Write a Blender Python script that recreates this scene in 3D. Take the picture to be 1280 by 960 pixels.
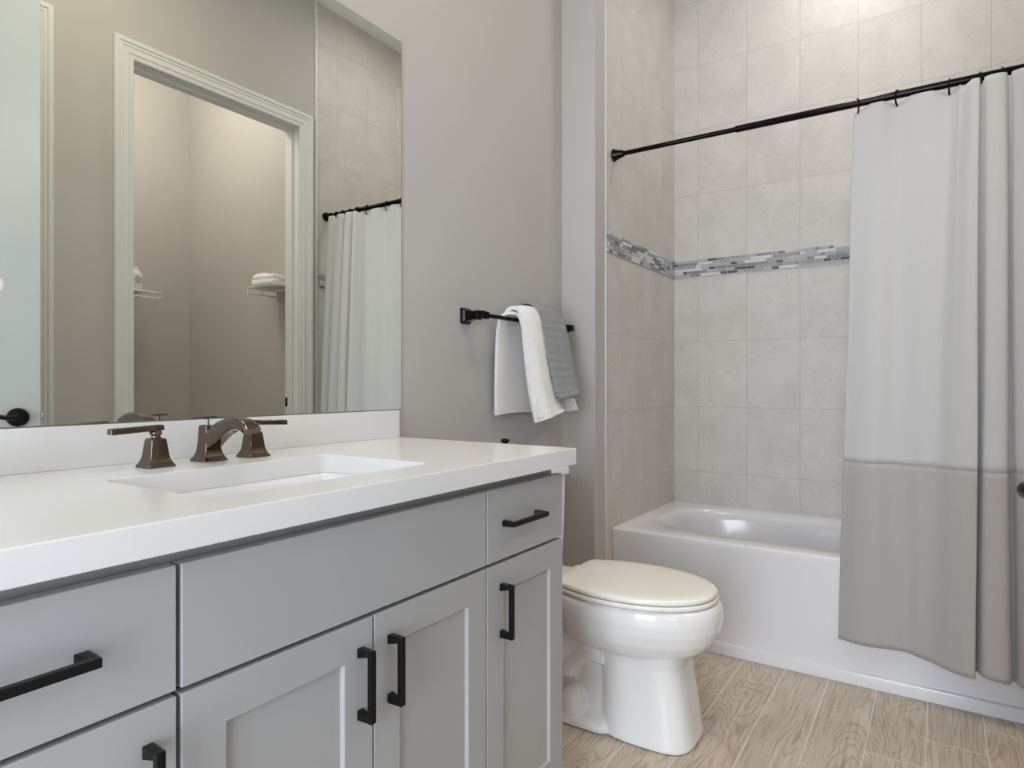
import bpy, bmesh, math, random
from mathutils import Vector, Matrix
random.seed(7)
S = bpy.context.scene
C = S.collection
for o in list(bpy.data.objects): bpy.data.objects.remove(o)

# ------------------------------------------------------------------ camera / world / exposure
cam = bpy.data.cameras.new('camera'); camo = bpy.data.objects.new('camera', cam); C.objects.link(camo)
camo.location = (0, 0, 1.03)
camo.rotation_euler = (math.radians(90), 0, math.atan(533/803))
cam.sensor_width = 36; cam.lens = 36*803/1280; cam.clip_start = 0.02
S.camera = camo
W = bpy.data.worlds.new('world'); S.world = W; W.use_nodes = True
W.node_tree.nodes['Background'].inputs[0].default_value = (0.75, 0.85, 1.0, 1)
W.node_tree.nodes['Background'].inputs[1].default_value = 1.0
S.view_settings.view_transform = 'Standard'; S.view_settings.look = 'None'
S.view_settings.exposure = 0.13; S.view_settings.gamma = 1.0; S.view_settings.use_curve_mapping = False

P_CEIL = 8.0      # bathroom ceiling lamp, watts
P_SHOWER = 5.8
P_WIN = 48       # daylight through the window behind the camera
P_CLOSET = 23
P_VAN = 3.2         # vanity light over the mirror, shining into the room
def area(name, loc, rot, size, power, col, size_y=None, shape='RECTANGLE'):
    l = bpy.data.lights.new(name, 'AREA'); l.energy = power; l.color = col; l.shape = shape
    l.size = size; l.size_y = size_y or size
    o = bpy.data.objects.new(name, l); o.location = loc; o.rotation_euler = rot; C.objects.link(o); return o
WARM = (1.0, 0.88, 0.66); SOFT = (1.0, .95, .93); COOL = (0.79, 0.89, 1.02)
area('ceiling_lamp_light', (-0.35, 1.15, 3.07), (0, 0, 0), 0.5, P_CEIL, WARM, shape='DISK')
area('guessed_shower_light', (-0.32, 2.76, 3.165), (0, 0, 0), 0.22, P_SHOWER, SOFT, shape='DISK')  # guessed lamp out of view, added to light the tub recess
area('vanity_lamp_light', (-1.08, .72, 2.25), (0, math.radians(-72), 0), 0.12, P_VAN, (1.0, .93, .80), size_y=.65)
_l = bpy.data.lights.new('closet_lamp_light', 'POINT'); _l.energy = P_CLOSET; _l.color = (1, .93, .84); _l.shadow_soft_size = .14
_o = bpy.data.objects.new('closet_lamp_light', _l); _o.location = (1.05, 1.72, 3.0); C.objects.link(_o)
area('window_daylight', (-0.10, -1.50, 1.15), (math.radians(90), 0, 0), 1.1, P_WIN, COOL, size_y=2.0)
area('hall_lamp_light', (1.3, 0.2, 2.98), (0, 0, 0), 0.35, 8, WARM, shape='DISK')

# ------------------------------------------------------------------ materials
def new_mat(name):
    m = bpy.data.materials.new(name); m.use_nodes = True
    return m, m.node_tree, m.node_tree.nodes['Principled BSDF']
def lin(c):
    f = lambda v: v/12.92 if v <= .04045 else ((v+.055)/1.055)**2.4
    return tuple(f(v/255) for v in c) + (1,)
def noise_bump(nt, b, scale, strength, dist=0.002, detail=4, stretch=None):
    tc = nt.nodes.new('ShaderNodeTexCoord'); n = nt.nodes.new('ShaderNodeTexNoise')
    n.inputs['Scale'].default_value = scale; n.inputs['Detail'].default_value = detail
    if stretch:
        mp = nt.nodes.new('ShaderNodeMapping'); mp.inputs['Scale'].default_value = stretch
        nt.links.new(tc.outputs['Object'], mp.inputs[0]); nt.links.new(mp.outputs[0], n.inputs['Vector'])
    else: nt.links.new(tc.outputs['Object'], n.inputs['Vector'])
    bp = nt.nodes.new('ShaderNodeBump'); bp.inputs['Strength'].default_value = strength; bp.inputs['Distance'].default_value = dist
    nt.links.new(n.outputs['Fac'], bp.inputs['Height']); nt.links.new(bp.outputs[0], b.inputs['Normal'])
    return n
def plain(name, rgb, rough=.5, metal=0., bump=None, spec=.5, coat=0., var=0.0):
    m, nt, b = new_mat(name)
    b.inputs['Base Color'].default_value = lin(rgb); b.inputs['Roughness'].default_value = rough
    b.inputs['Metallic'].default_value = metal; b.inputs['Specular IOR Level'].default_value = spec
    b.inputs['Coat Weight'].default_value = coat; b.inputs['Coat Roughness'].default_value = .05
    tc = nt.nodes.new('ShaderNodeTexCoord'); n = nt.nodes.new('ShaderNodeTexNoise'); n.inputs['Scale'].default_value = 3.0
    nt.links.new(tc.outputs['Object'], n.inputs['Vector'])
    r = nt.nodes.new('ShaderNodeValToRGB'); c = lin(rgb); v = var or .015
    r.color_ramp.elements[0].position = .3; r.color_ramp.elements[1].position = .7
    r.color_ramp.elements[0].color = tuple(x*(1-v) for x in c[:3])+(1,); r.color_ramp.elements[1].color = tuple(min(1, x*(1+v)) for x in c[:3])+(1,)
    nt.links.new(n.outputs['Fac'], r.inputs[0]); nt.links.new(r.outputs[0], b.inputs['Base Color'])
    if bump: noise_bump(nt, b, *bump)
    return m
def mth(nt, op, a, b=None, c=None):
    n = nt.nodes.new('ShaderNodeMath'); n.operation = op
    for i, v in enumerate((a, b, c)):
        if v is None: continue
        if isinstance(v, (int, float)): n.inputs[i].default_value = v
        else: nt.links.new(v, n.inputs[i])
    return n.outputs[0]
def mixc(nt, fac, a, b, mode='MIX'):
    n = nt.nodes.new('ShaderNodeMix'); n.data_type = 'RGBA'; n.blend_type = mode
    for sock, v in ((0, fac), (6, a), (7, b)):
        if isinstance(v, (int, float, tuple)): n.inputs[sock].default_value = v
        else: nt.links.new(v, n.inputs[sock])
    return n.outputs[2]

M = {}
M['paint'] = plain('wall_paint', (190, 187, 184), .75, bump=(180, .10, .001))
M['ceiling'] = plain('ceiling_paint', (238, 237, 233), .85, bump=(90, .15, .001))
M['trim'] = plain('trim_paint', (220, 221, 220), .35)
M['cabinet'] = plain('cabinet_paint', (173, 172, 172), .42)
M['cabinet_in'] = plain('cabinet_recess', (120, 119, 118), .6)
M['quartz'] = plain('white_quartz', (231, 230, 229), .22, bump=(300, .02, .0005))
M['ceramic'] = plain('glazed_ceramic', (240, 239, 238), .08, coat=.6)
M['acrylic'] = plain('tub_acrylic', (231, 230, 233), .16, coat=.3)
M['seatplastic'] = plain('seat_plastic', (244, 241, 235), .16)
M['doorpaint'] = plain('door_paint', (190, 192, 191), .35)
M['black'] = plain('black_metal', (22, 21, 21), .32, metal=.6)
M['blackgloss'] = plain('black_bronze', (30, 27, 26), .16, metal=.9)
M['bronze'] = plain('polished_dark_nickel', (112, 99, 90), .07, metal=1.0)
M['chrome'] = plain('chrome', (210, 210, 212), .08, metal=1.0)
M['wire'] = plain('white_wire', (235, 235, 232), .4)
M['petal'] = plain('orchid_petal', (245, 243, 240), .55)
M['leaf'] = plain('orchid_leaf', (112, 122, 70), .45)
M['pot'] = plain('pot_ceramic', (225, 222, 216), .3)
M['grout'] = plain('pale_grout', (214, 213, 210), .8)
M['bullnose'] = plain('tile_edge_trim', (205, 198, 190), .35)
for nm, c in (('g0', (92, 92, 94)), ('g1', (140, 142, 144)), ('g2', (178, 181, 183)), ('g3', (214, 217, 219)), ('g4', (163, 163, 161))):
    M[nm] = plain('mosaic_glass_'+{'g0': 'charcoal', 'g1': 'grey', 'g2': 'silver', 'g3': 'white', 'g4': 'taupe'}[nm], c, .12, coat=.4)

# mirror
m, nt, b = new_mat('mirror_silver'); b.inputs['Base Color'].default_value = (.84, .86, .81, 1); b.inputs['Metallic'].default_value = 1; b.inputs['Roughness'].default_value = 0.004
M['mirror'] = m
m = plain('mirror_polished_edge', (150, 165, 158), .1, metal=.5); M['mirror_edge'] = m

def emis(name, col, st):
    m = bpy.data.materials.new(name); m.use_nodes = True; nt = m.node_tree
    b = nt.nodes['Principled BSDF']; b.inputs['Base Color'].default_value = (.9, .9, .9, 1)
    b.inputs['Emission Color'].default_value = col + (1,); b.inputs['Emission Strength'].default_value = st
    return m
M['lamp'] = emis('lamp_glass', WARM, 1.2)
M['pane'] = emis('bright_window_pane', COOL, 2.5)

def tile_mat(name, axis, off, pitch):
    m, nt, b = new_mat(name)
    g = nt.nodes.new('ShaderNodeNewGeometry'); sp = nt.nodes.new('ShaderNodeSeparateXYZ')
    nt.links.new(g.outputs['Position'], sp.inputs[0])
    u = mth(nt, 'DIVIDE', mth(nt, 'SUBTRACT', sp.outputs[axis], off), pitch)
    z = sp.outputs[2]
    lo = mth(nt, 'DIVIDE', mth(nt, 'SUBTRACT', z, .585), .3293)
    hi = mth(nt, 'ADD', mth(nt, 'DIVIDE', mth(nt, 'SUBTRACT', z, 1.664), .327), 10)
    up = mth(nt, 'GREATER_THAN', z, 1.62)
    v = mth(nt, 'ADD', mth(nt, 'MULTIPLY', hi, up), mth(nt, 'MULTIPLY', lo, mth(nt, 'SUBTRACT', 1, up)))
    def line(q, p, w):   # 1 at grout
        fr = mth(nt, 'FRACT', q); d = mth(nt, 'MINIMUM', fr, mth(nt, 'SUBTRACT', 1, fr))
        mr = nt.nodes.new('ShaderNodeMapRange'); mr.inputs[1].default_value = w*.5/p; mr.inputs[2].default_value = w*1.3/p
        mr.inputs[3].default_value = 1; mr.inputs[4].default_value = 0
        nt.links.new(d, mr.inputs[0]); return mr.outputs[0]
    gl = mth(nt, 'MAXIMUM', line(u, pitch, .0014), line(v, .328, .0014))
    cb = nt.nodes.new('ShaderNodeCombineXYZ')
    nt.links.new(mth(nt, 'FLOOR', u), cb.inputs[0]); nt.links.new(mth(nt, 'FLOOR', v), cb.inputs[1])
    wn = nt.nodes.new('ShaderNodeTexWhiteNoise'); wn.noise_dimensions = '3D'; nt.links.new(cb.outputs[0], wn.inputs[0])
    va = nt.nodes.new('ShaderNodeVectorMath'); va.operation = 'ADD'; nt.links.new(g.outputs['Position'], va.inputs[0])
    vs = nt.nodes.new('ShaderNodeVectorMath'); vs.operation = 'SCALE'; vs.inputs['Scale'].default_value = 5; nt.links.new(wn.outputs['Color'], vs.inputs[0])
    nt.links.new(vs.outputs[0], va.inputs[1])
    n1 = nt.nodes.new('ShaderNodeTexNoise'); n1.inputs['Scale'].default_value = 6; n1.inputs['Detail'].default_value = 6; n1.inputs['Roughness'].default_value = .62
    nt.links.new(va.outputs[0], n1.inputs['Vector'])
    n2 = nt.nodes.new('ShaderNodeTexNoise'); n2.inputs['Scale'].default_value = 70; n2.inputs['Detail'].default_value = 5
    nt.links.new(va.outputs[0], n2.inputs['Vector'])
    r = nt.nodes.new('ShaderNodeValToRGB'); e = r.color_ramp.elements
    e[0].position = .25; e[0].color = lin((199, 195, 189)); e[1].position = .75; e[1].color = lin((218, 214, 208))
    nt.links.new(n1.outputs['Fac'], r.inputs[0])
    c = mixc(nt, .16, r.outputs[0], n2.outputs['Fac'], 'OVERLAY')
    tint = mixc(nt, mth(nt, 'MULTIPLY', wn.outputs['Value'], .5), (1, 1, 1, 1), (.955, .95, .945, 1))
    c = mixc(nt, 1.0, c, tint, 'MULTIPLY')
    c = mixc(nt, mth(nt, 'MULTIPLY', gl, .8), c, lin((178, 171, 164)))
    nt.links.new(c, b.inputs['Base Color'])
    b.inputs['Roughness'].default_value = .42
    h = mth(nt, 'ADD', mth(nt, 'MULTIPLY', gl, -1.0), mth(nt, 'MULTIPLY', n1.outputs['Fac'], .6))
    bp = nt.nodes.new('ShaderNodeBump'); bp.inputs['Strength'].default_value = .3; bp.inputs['Distance'].default_value = .0015
    nt.links.new(h, bp.inputs['Height']); nt.links.new(bp.outputs[0], b.inputs['Normal'])
    return m
M['tile_x'] = tile_mat('wall_tile_back', 0, -1.016, .239)
M['tile_y'] = tile_mat('wall_tile_side', 1, 2.573, .2435)

def floor_mat():
    m, nt, b = new_mat('wood_look_plank_tile')
    g = nt.nodes.new('ShaderNodeNewGeometry'); sp = nt.nodes.new('ShaderNodeSeparateXYZ')
    nt.links.new(g.outputs['Position'], sp.inputs[0]); PW, PL = .1440, .76
    u = mth(nt, 'DIVIDE', mth(nt, 'ADD', sp.outputs[0], .029), PW); row = mth(nt, 'FLOOR', u)
    v = mth(nt, 'DIVIDE', mth(nt, 'SUBTRACT', mth(nt, 'SUBTRACT', sp.outputs[1], 2.212), mth(nt, 'MULTIPLY', row, .163)), PL)
    def line(q, p, w):
        fr = mth(nt, 'FRACT', q); d = mth(nt, 'MINIMUM', fr, mth(nt, 'SUBTRACT', 1, fr))
        mr = nt.nodes.new('ShaderNodeMapRange'); mr.inputs[1].default_value = w*.6/p; mr.inputs[2].default_value = w*1.2/p
        mr.inputs[3].default_value = 1; mr.inputs[4].default_value = 0
        nt.links.new(d, mr.inputs[0]); return mr.outputs[0]
    gl = mth(nt, 'MAXIMUM', line(u, PW, .0014), line(v, PL, .0014))
    cb = nt.nodes.new('ShaderNodeCombineXYZ'); nt.links.new(row, cb.inputs[0]); nt.links.new(mth(nt, 'FLOOR', v), cb.inputs[1])
    wn = nt.nodes.new('ShaderNodeTexWhiteNoise'); nt.links.new(cb.outputs[0], wn.inputs[0])
    vs = nt.nodes.new('ShaderNodeVectorMath'); vs.operation = 'SCALE'; vs.inputs['Scale'].default_value = 9; nt.links.new(wn.outputs['Color'], vs.inputs[0])
    va = nt.nodes.new('ShaderNodeVectorMath'); va.operation = 'ADD'; nt.links.new(g.outputs['Position'], va.inputs[0]); nt.links.new(vs.outputs[0], va.inputs[1])
    mp = nt.nodes.new('ShaderNodeMapping'); mp.inputs['Scale'].default_value = (1, .20, 1); nt.links.new(va.outputs[0], mp.inputs[0])
    n0 = nt.nodes.new('ShaderNodeTexNoise'); n0.inputs['Scale'].default_value = 7; n0.inputs['Detail'].default_value = 2; n0.inputs['Roughness'].default_value = .4
    nt.links.new(mp.outputs[0], n0.inputs['Vector'])
    # cathedral rings: contour lines of the stretched noise
    f = mth(nt, 'SINE', mth(nt, 'ADD', mth(nt, 'MULTIPLY', n0.outputs['Fac'], 190), mth(nt, 'MULTIPLY', sp.outputs[0], mth(nt, 'MULTIPLY', mth(nt, 'ADD', wn.outputs['Value'], .5), 420))))
    mpf = nt.nodes.new('ShaderNodeMapping'); mpf.inputs['Scale'].default_value = (1, .035, 1); nt.links.new(va.outputs[0], mpf.inputs[0])
    n1 = nt.nodes.new('ShaderNodeTexNoise'); n1.inputs['Scale'].default_value = 190; n1.inputs['Detail'].default_value = 4; nt.links.new(mpf.outputs[0], n1.inputs['Vector'])
    n2 = nt.nodes.new('ShaderNodeTexNoise'); n2.inputs['Scale'].default_value = 5; n2.inputs['Detail'].default_value = 5; nt.links.new(va.outputs[0], n2.inputs['Vector'])
    r = nt.nodes.new('ShaderNodeValToRGB'); e = r.color_ramp.elements
    e[0].position = .25; e[0].color = lin((188, 170, 151)); e[1].position = .75; e[1].color = lin((219, 206, 190))
    nt.links.new(n2.outputs['Fac'], r.inputs[0])
    c = mixc(nt, mth(nt, 'MULTIPLY', wn.outputs['Value'], .55), r.outputs[0], lin((196, 184, 172)))
    ring = nt.nodes.new('ShaderNodeMapRange'); ring.inputs[1].default_value = .2; ring.inputs[2].default_value = 1.0
    nt.links.new(f, ring.inputs[0])
    c = mixc(nt, mth(nt, 'MULTIPLY', mth(nt, 'MULTIPLY', ring.outputs[0], n1.outputs['Fac']), .70), c, lin((128, 108, 88)))
    fr = nt.nodes.new('ShaderNodeMapRange'); fr.inputs[1].default_value = .5; fr.inputs[2].default_value = .8; nt.links.new(n1.outputs['Fac'], fr.inputs[0])
    c = mixc(nt, mth(nt, 'MULTIPLY', fr.outputs[0], .85), c, lin((146, 126, 106)))
    lr = nt.nodes.new('ShaderNodeMapRange'); lr.inputs[1].default_value = .45; lr.inputs[2].default_value = .15; nt.links.new(n1.outputs['Fac'], lr.inputs[0])
    c = mixc(nt, mth(nt, 'MULTIPLY', lr.outputs[0], .5), c, lin((226, 216, 200)))
    c = mixc(nt, gl, c, lin((232, 224, 211)))
    nt.links.new(c, b.inputs['Base Color']); b.inputs['Roughness'].default_value = .42
    h = mth(nt, 'SUBTRACT', mth(nt, 'MULTIPLY', ring.outputs[0], -.3), gl)
    bp = nt.nodes.new('ShaderNodeBump'); bp.inputs['Strength'].default_value = .3; bp.inputs['Distance'].default_value = .002
    nt.links.new(h, bp.inputs['Height']); nt.links.new(bp.outputs[0], b.inputs['Normal'])
    return m
M['floor'] = floor_mat()

def cloth_mat(name, rgb, bs, st, transl=0.0, ribs=None, dist=.002):
    m, nt, b = new_mat(name)
    b.inputs['Base Color'].default_value = lin(rgb); b.inputs['Roughness'].default_value = .9
    b.inputs['Sheen Weight'].default_value = .25; b.inputs['Specular IOR Level'].default_value = .2
    tc = nt.nodes.new('ShaderNodeTexCoord'); n = nt.nodes.new('ShaderNodeTexNoise'); n.inputs['Scale'].default_value = bs; n.inputs['Detail'].default_value = 3
    nt.links.new(tc.outputs['Object'], n.inputs['Vector'])
    h = n.outputs['Fac']
    if ribs:
        w = nt.nodes.new('ShaderNodeTexWave'); w.wave_type = 'BANDS'; w.bands_direction = 'Z'; w.inputs['Scale'].default_value = ribs; w.inputs['Distortion'].default_value = .6
        nt.links.new(tc.outputs['Object'], w.inputs['Vector'])
        w2 = nt.nodes.new('ShaderNodeTexWave'); w2.bands_direction = 'Y'; w2.inputs['Scale'].default_value = 45; nt.links.new(tc.outputs['Object'], w2.inputs['Vector'])
        h = mth(nt, 'ADD', mth(nt, 'MULTIPLY', w.outputs['Fac'], 1.0), mth(nt, 'ADD', mth(nt, 'MULTIPLY', w2.outputs['Fac'], .5), h))
        c = mixc(nt, mth(nt, 'MULTIPLY', w2.outputs['Fac'], .35), lin(rgb), lin(tuple(int(x*1.12) for x in rgb)))
        nt.links.new(c, b.inputs['Base Color'])
    bp = nt.nodes.new('ShaderNodeBump'); bp.inputs['Strength'].default_value = st; bp.inputs['Distance'].default_value = dist
    nt.links.new(h, bp.inputs['Height']); nt.links.new(bp.outputs[0], b.inputs['Normal'])
    if transl:
        tr = nt.nodes.new('ShaderNodeBsdfTranslucent'); tr.inputs[0].default_value = lin(rgb)
        mx = nt.nodes.new('ShaderNodeMixShader'); mx.inputs[0].default_value = transl
        nt.links.new(b.outputs[0], mx.inputs[1]); nt.links.new(tr.outputs[0], mx.inputs[2])
        nt.links.new(mx.outputs[0], nt.nodes['Material Output'].inputs[0])
    return m
M['cw'] = cloth_mat('curtain_white_fabric', (209, 208, 208), 900, .1, .12)
M['cg'] = cloth_mat('curtain_grey_fabric', (183, 179, 176), 700, .2, .06)
M['terry'] = cloth_mat('white_terry', (243, 242, 240), 140, .9, dist=.004)
M['greytowel'] = cloth_mat('grey_ribbed_terry', (146, 149, 151), 260, .8, ribs=11, dist=.003)

# ------------------------------------------------------------------ mesh helpers
def obj(name, bm, mats, parent=None, smooth=False, bevel=0, seg=2, normals=True):
    if normals: bmesh.ops.recalc_face_normals(bm, faces=bm.faces)
    me = bpy.data.meshes.new(name); bm.to_mesh(me); bm.free()
    for mm in (mats if isinstance(mats, (list, tuple)) else [mats]): me.materials.append(mm)
    o = bpy.data.objects.new(name, me); C.objects.link(o)
    if parent is not None: o.parent = parent
    if smooth:
        for p in me.polygons: p.use_smooth = True
    if bevel:
        md = o.modifiers.new('bevel', 'BEVEL'); md.width = bevel; md.segments = seg; md.limit_method = 'ANGLE'; md.angle_limit = math.radians(35)
        md.harden_normals = False
        if not smooth:
            for p in me.polygons: p.use_smooth = True
            ws = o.modifiers.new('wn', 'WEIGHTED_NORMAL'); ws.keep_sharp = True
    return o
def thing(name, loc, label, cat, group=None, rz=0):
    o = bpy.data.objects.new(name, None); C.objects.link(o); o.location = loc; o.rotation_euler = (0, 0, rz)
    o.empty_display_size = .05
    o['label'] = label; o['category'] = cat
    if group: o['group'] = group
    return o
def tag(o, label, cat, group=None):
    o['label'] = label; o['category'] = cat
    if group: o['group'] = group
    return o
def struct(name, bm, mats, parent=None, **k):
    o = obj(name, bm, mats, parent, **k)
    if parent is None: o['kind'] = 'structure'
    return o
def local(bm, p):   # move world-coordinate mesh into the frame of an empty at p
    bmesh.ops.translate(bm, verts=bm.verts, vec=-Vector(p)); return bm
def box(bm, x0, x1, y0, y1, z0, z1, mi=0):
    vs = [bm.verts.new(p) for p in ((x0,y0,z0),(x1,y0,z0),(x1,y1,z0),(x0,y1,z0),(x0,y0,z1),(x1,y0,z1),(x1,y1,z1),(x0,y1,z1))]
    for f in ((0,3,2,1),(4,5,6,7),(0,1,5,4),(1,2,6,5),(2,3,7,6),(3,0,4,7)):
        bm.faces.new([vs[i] for i in f]).material_index = mi
    return vs
def mk(*boxes):
    bm = bmesh.new()
    for b_ in boxes: box(bm, *b_)
    return bm
def loft(bm, rings, cap0=True, cap1=True, closed=True, mi=0):
    vr = [[bm.verts.new(p) for p in r] for r in rings]
    n = len(vr[0])
    for a, b_ in zip(vr, vr[1:]):
        for i in range(n if closed else n-1):
            j = (i+1) % n
            bm.faces.new((a[i], a[j], b_[j], b_[i])).material_index = mi
    if cap0: bm.faces.new(list(reversed(vr[0]))).material_index = mi
    if cap1: bm.faces.new(vr[-1]).material_index = mi
    return vr
def lathe(bm, prof, axis='Z', seg=24, origin=(0,0,0), cap0=True, cap1=True, mi=0):
    rings = []
    for r, h in prof:
        ring = []
        for i in range(seg):
            a = 2*math.pi*i/seg; c, s = r*math.cos(a), r*math.sin(a)
            p = {'Z': (c, s, h), 'X': (h, c, s), 'Y': (s, h, c)}[axis]
            ring.append(tuple(p[k]+origin[k] for k in range(3)))
        rings.append(ring)
    loft(bm, rings, cap0, cap1, mi=mi)
def tube(bm, pts, r, seg=10, closed=False, mi=0):
    pts = [Vector(p) for p in pts]; n = len(pts); rings = []
    rr = r if isinstance(r, (list, tuple)) else [r]*n
    up = None
    for i, p in enumerate(pts):
        if closed: t = (pts[(i+1) % n]-pts[i-1]).normalized()
        else: t = (pts[min(i+1, n-1)]-pts[max(i-1, 0)]).normalized()
        if up is None: up = t.orthogonal().normalized()
        up = (up - t*up.dot(t)).normalized(); sd = t.cross(up)
        rings.append([tuple(p+up*math.cos(2*math.pi*k/seg)*rr[i]+sd*math.sin(2*math.pi*k/seg)*rr[i]) for k in range(seg)])
    if closed: rings.append(rings[0]); loft(bm, rings, False, False, mi=mi); bmesh.ops.remove_doubles(bm, verts=bm.verts, dist=1e-6)
    else: loft(bm, rings, mi=mi)
def rrect(x0, x1, y0, y1, r, z, n=6):
    out = []
    for cx, cy, a0 in ((x1-r, y1-r, 0), (x0+r, y1-r, 90), (x0+r, y0+r, 180), (x1-r, y0+r, 270)):
        for k in range(n+1):
            a = math.radians(a0+90*k/n); out.append((cx+r*math.cos(a), cy+r*math.sin(a), z))
    return out
def sell(cx, cy, a, b_, e, z, n=64):
    out = []
    for k in range(n):
        t = 2*math.pi*k/n; c, s = math.cos(t), math.sin(t)
        out.append((cx+a*math.copysign(abs(c)**(2/e), c), cy+b_*math.copysign(abs(s)**(2/e), s), z))
    return out
def holed_slab(bm, outer, inner, z1, z0):
    """flat plate with a hole; returns nothing"""
    ov = [bm.verts.new((p[0], p[1], z1)) for p in outer]; iv = [bm.verts.new((p[0], p[1], z1)) for p in inner]
    es = [bm.edges.new((ov[i], ov[(i+1) % len(ov)])) for i in range(len(ov))]
    es += [bm.edges.new((iv[i], iv[(i+1) % len(iv)])) for i in range(len(iv))]
    r = bmesh.ops.triangle_fill(bm, use_beauty=True, use_dissolve=False, edges=es)
    fs = [g for g in r['geom'] if isinstance(g, bmesh.types.BMFace)]
    if z0 is not None:
        ex = bmesh.ops.extrude_face_region(bm, geom=fs)
        nv = [g for g in ex['geom'] if isinstance(g, bmesh.types.BMVert)]
        for v in nv: v.co.z = z0
    return iv, ov
def catmull(pts, n):
    """resample n points along a Catmull-Rom through pts"""
    P = [Vector(p) for p in pts]; P = [P[0]*2-P[1]] + P + [P[-1]*2-P[-2]]; m_ = len(P)-3; out = []
    for i in range(n):
        t = i/(n-1)*m_; k = min(int(t), m_-1); t -= k
        a, b_, c, d_ = P[k:k+4]
        out.append(.5*((2*b_)+(c-a)*t+(2*a-5*b_+4*c-d_)*t*t+(3*b_-a-3*c+d_)*t**3))
    return out

# ------------------------------------------------------------------ setting
XM = -1.29; XO = .36; CEIL = 3.2; YN = -1.55; YJ = 2.315; XT = -1.14; YT = 2.412; YB = 3.24; XR = .37
struct('floor', mk((XM-.1, 2.0, YN-.1, YB+.1, -.1, 0)), M['floor'])
struct('ceiling', mk((XM-.1, 2.0, YN-.1, YB+.1, CEIL, CEIL+.1)), M['ceiling'])
struct('wall_left', mk((XM-.12, XM, YN-.1, YJ, 0, CEIL)), M['paint'])
struct('wall_jog', mk((XM-.12, XT, YJ, YT, 0, CEIL)), M['paint'], bevel=.003)
struct('wall_alcove_left', mk((XT-.14, XT, YT, YB+.12, 0, CEIL)), M['tile_y'])
struct('wall_back', mk((XT, XR+.12, YB, YB+.12, 0, CEIL)), M['tile_x'])
struct('wall_alcove_right', mk((XR, XR+.10, YT+.003, YB, 0, CEIL)), M['tile_y'])
struct('wall_near', mk((XM, -.67, YN-.12, YN, 0, CEIL), (.47, 2.0, YN-.12, YN, 0, CEIL), (-.67, .47, YN-.12, YN, 0, .1), (-.67, .47, YN-.12, YN, 2.2, CEIL)), M['paint'])
E0, E1 = .20, 1.03; K0, K1 = 1.42, 2.292; DH = 2.44; WT = .115
struct('wall_right', mk((XO, XO+WT, YN, E0-.02, 0, CEIL), (XO, XO+WT, E1+.02, K0-.02, 0, CEIL), (XO, XO+WT, K1+.02, YT, 0, CEIL),
                        (XO, XO+WT, E0-.02, E1+.02, DH+.02, CEIL), (XO, XO+WT, K0-.02, K1+.02, DH+.02, CEIL)), M['paint'])
YC = 2.50; XC = 1.80
struct('wall_closet_end', mk((XR+.105, XC, YC, YC+.1, 0, CEIL)), M['paint'])
struct('wall_closet_back', mk((XC, XC+.1, YN, YC+.1, 0, CEIL)), M['paint'])
struct('wall_closet_near', mk((XO+WT, XC, 1.13, 1.22, 0, CEIL)), M['paint'])
# tile edge trim (vertical metal strips at the tile ends)
struct('trim_1', mk((XT-.002, XT+.005, YT-.006, YT+.002, 0, CEIL)), M['trim'], bevel=.002)
struct('trim_2', mk((XR-.018, XR+.002, YT-.010, YT+.004, 0, CEIL)), M['trim'], bevel=.002)

def casing(name, xf, y0, y1, zt, sgn):
    prof = [(0, .004), (0, .010), (.006, .013), (.018, .013), (.024, .017), (.046, .017), (.050, .020), (.060, .020), (.064, .024), (.080, .024), (.084, .018), (.084, 0)]
    bm = bmesh.new(); path = []
    for o_, t in prof:
        x = xf + sgn*t
        path.append([(x, y0-o_, 0), (x, y0-o_, zt+o_), (x, y1+o_, zt+o_), (x, y1+o_, 0)])
    vr = [[bm.verts.new(p) for p in r] for r in path]
    for a, b_ in zip(vr, vr[1:]):
        for i in range(3): bm.faces.new((a[i], a[i+1], b_[i+1], b_[i]))
    return struct(name, bm, M['trim'])
casing('trim_3', XO, K0, K1, DH, -1)
casing('trim_4', XO, E0, E1, DH, -1)
def jamb(name, y0, y1):
    bm = mk((XO+.0, XO+WT, y0-.02, y0, 0, DH+.02), (XO, XO+WT, y1, y1+.02, 0, DH+.02), (XO, XO+WT, y0, y1, DH, DH+.02),
            (XO+.045, XO+.08, y0, y0+.011, 0, DH), (XO+.045, XO+.08, y1-.011, y1, 0, DH), (XO+.045, XO+.08, y0+.011, y1-.011, DH-.011, DH))
    return struct(name, bm, M['trim'])
jo = jamb('trim_5', K0, K1); jamb('trim_6', E0, E1)
tag(obj('strike_plate', mk((XO+.093, XO+.113, K1-.0025, K1+.0, .905, .955)), M['black'], bevel=.001), 'small black strike plate on the right jamb of the closet doorway seen in the mirror', 'strike plate')
def baseboard(name, *b_):
    return struct(name, mk(*b_), M['trim'], bevel=.004)
baseboard('baseboard_left', (XM, XM+.014, 1.345, YJ, 0, .13))
baseboard('baseboard_jog', (XM+.014, XT+.0, YJ-.014, YJ, 0, .13))
baseboard('baseboard_right', (XO-.014, XO, E1+.085, K0-.085, 0, .13))
baseboard('baseboard_closet', (XC-.014, XC, 1.22, YC, 0, .13), (XO+WT, XC-.014, YC-.014, YC, 0, .13))
baseboard('baseboard_near', (XM, -.69, YN, YN+.014, 0, .13))
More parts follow.
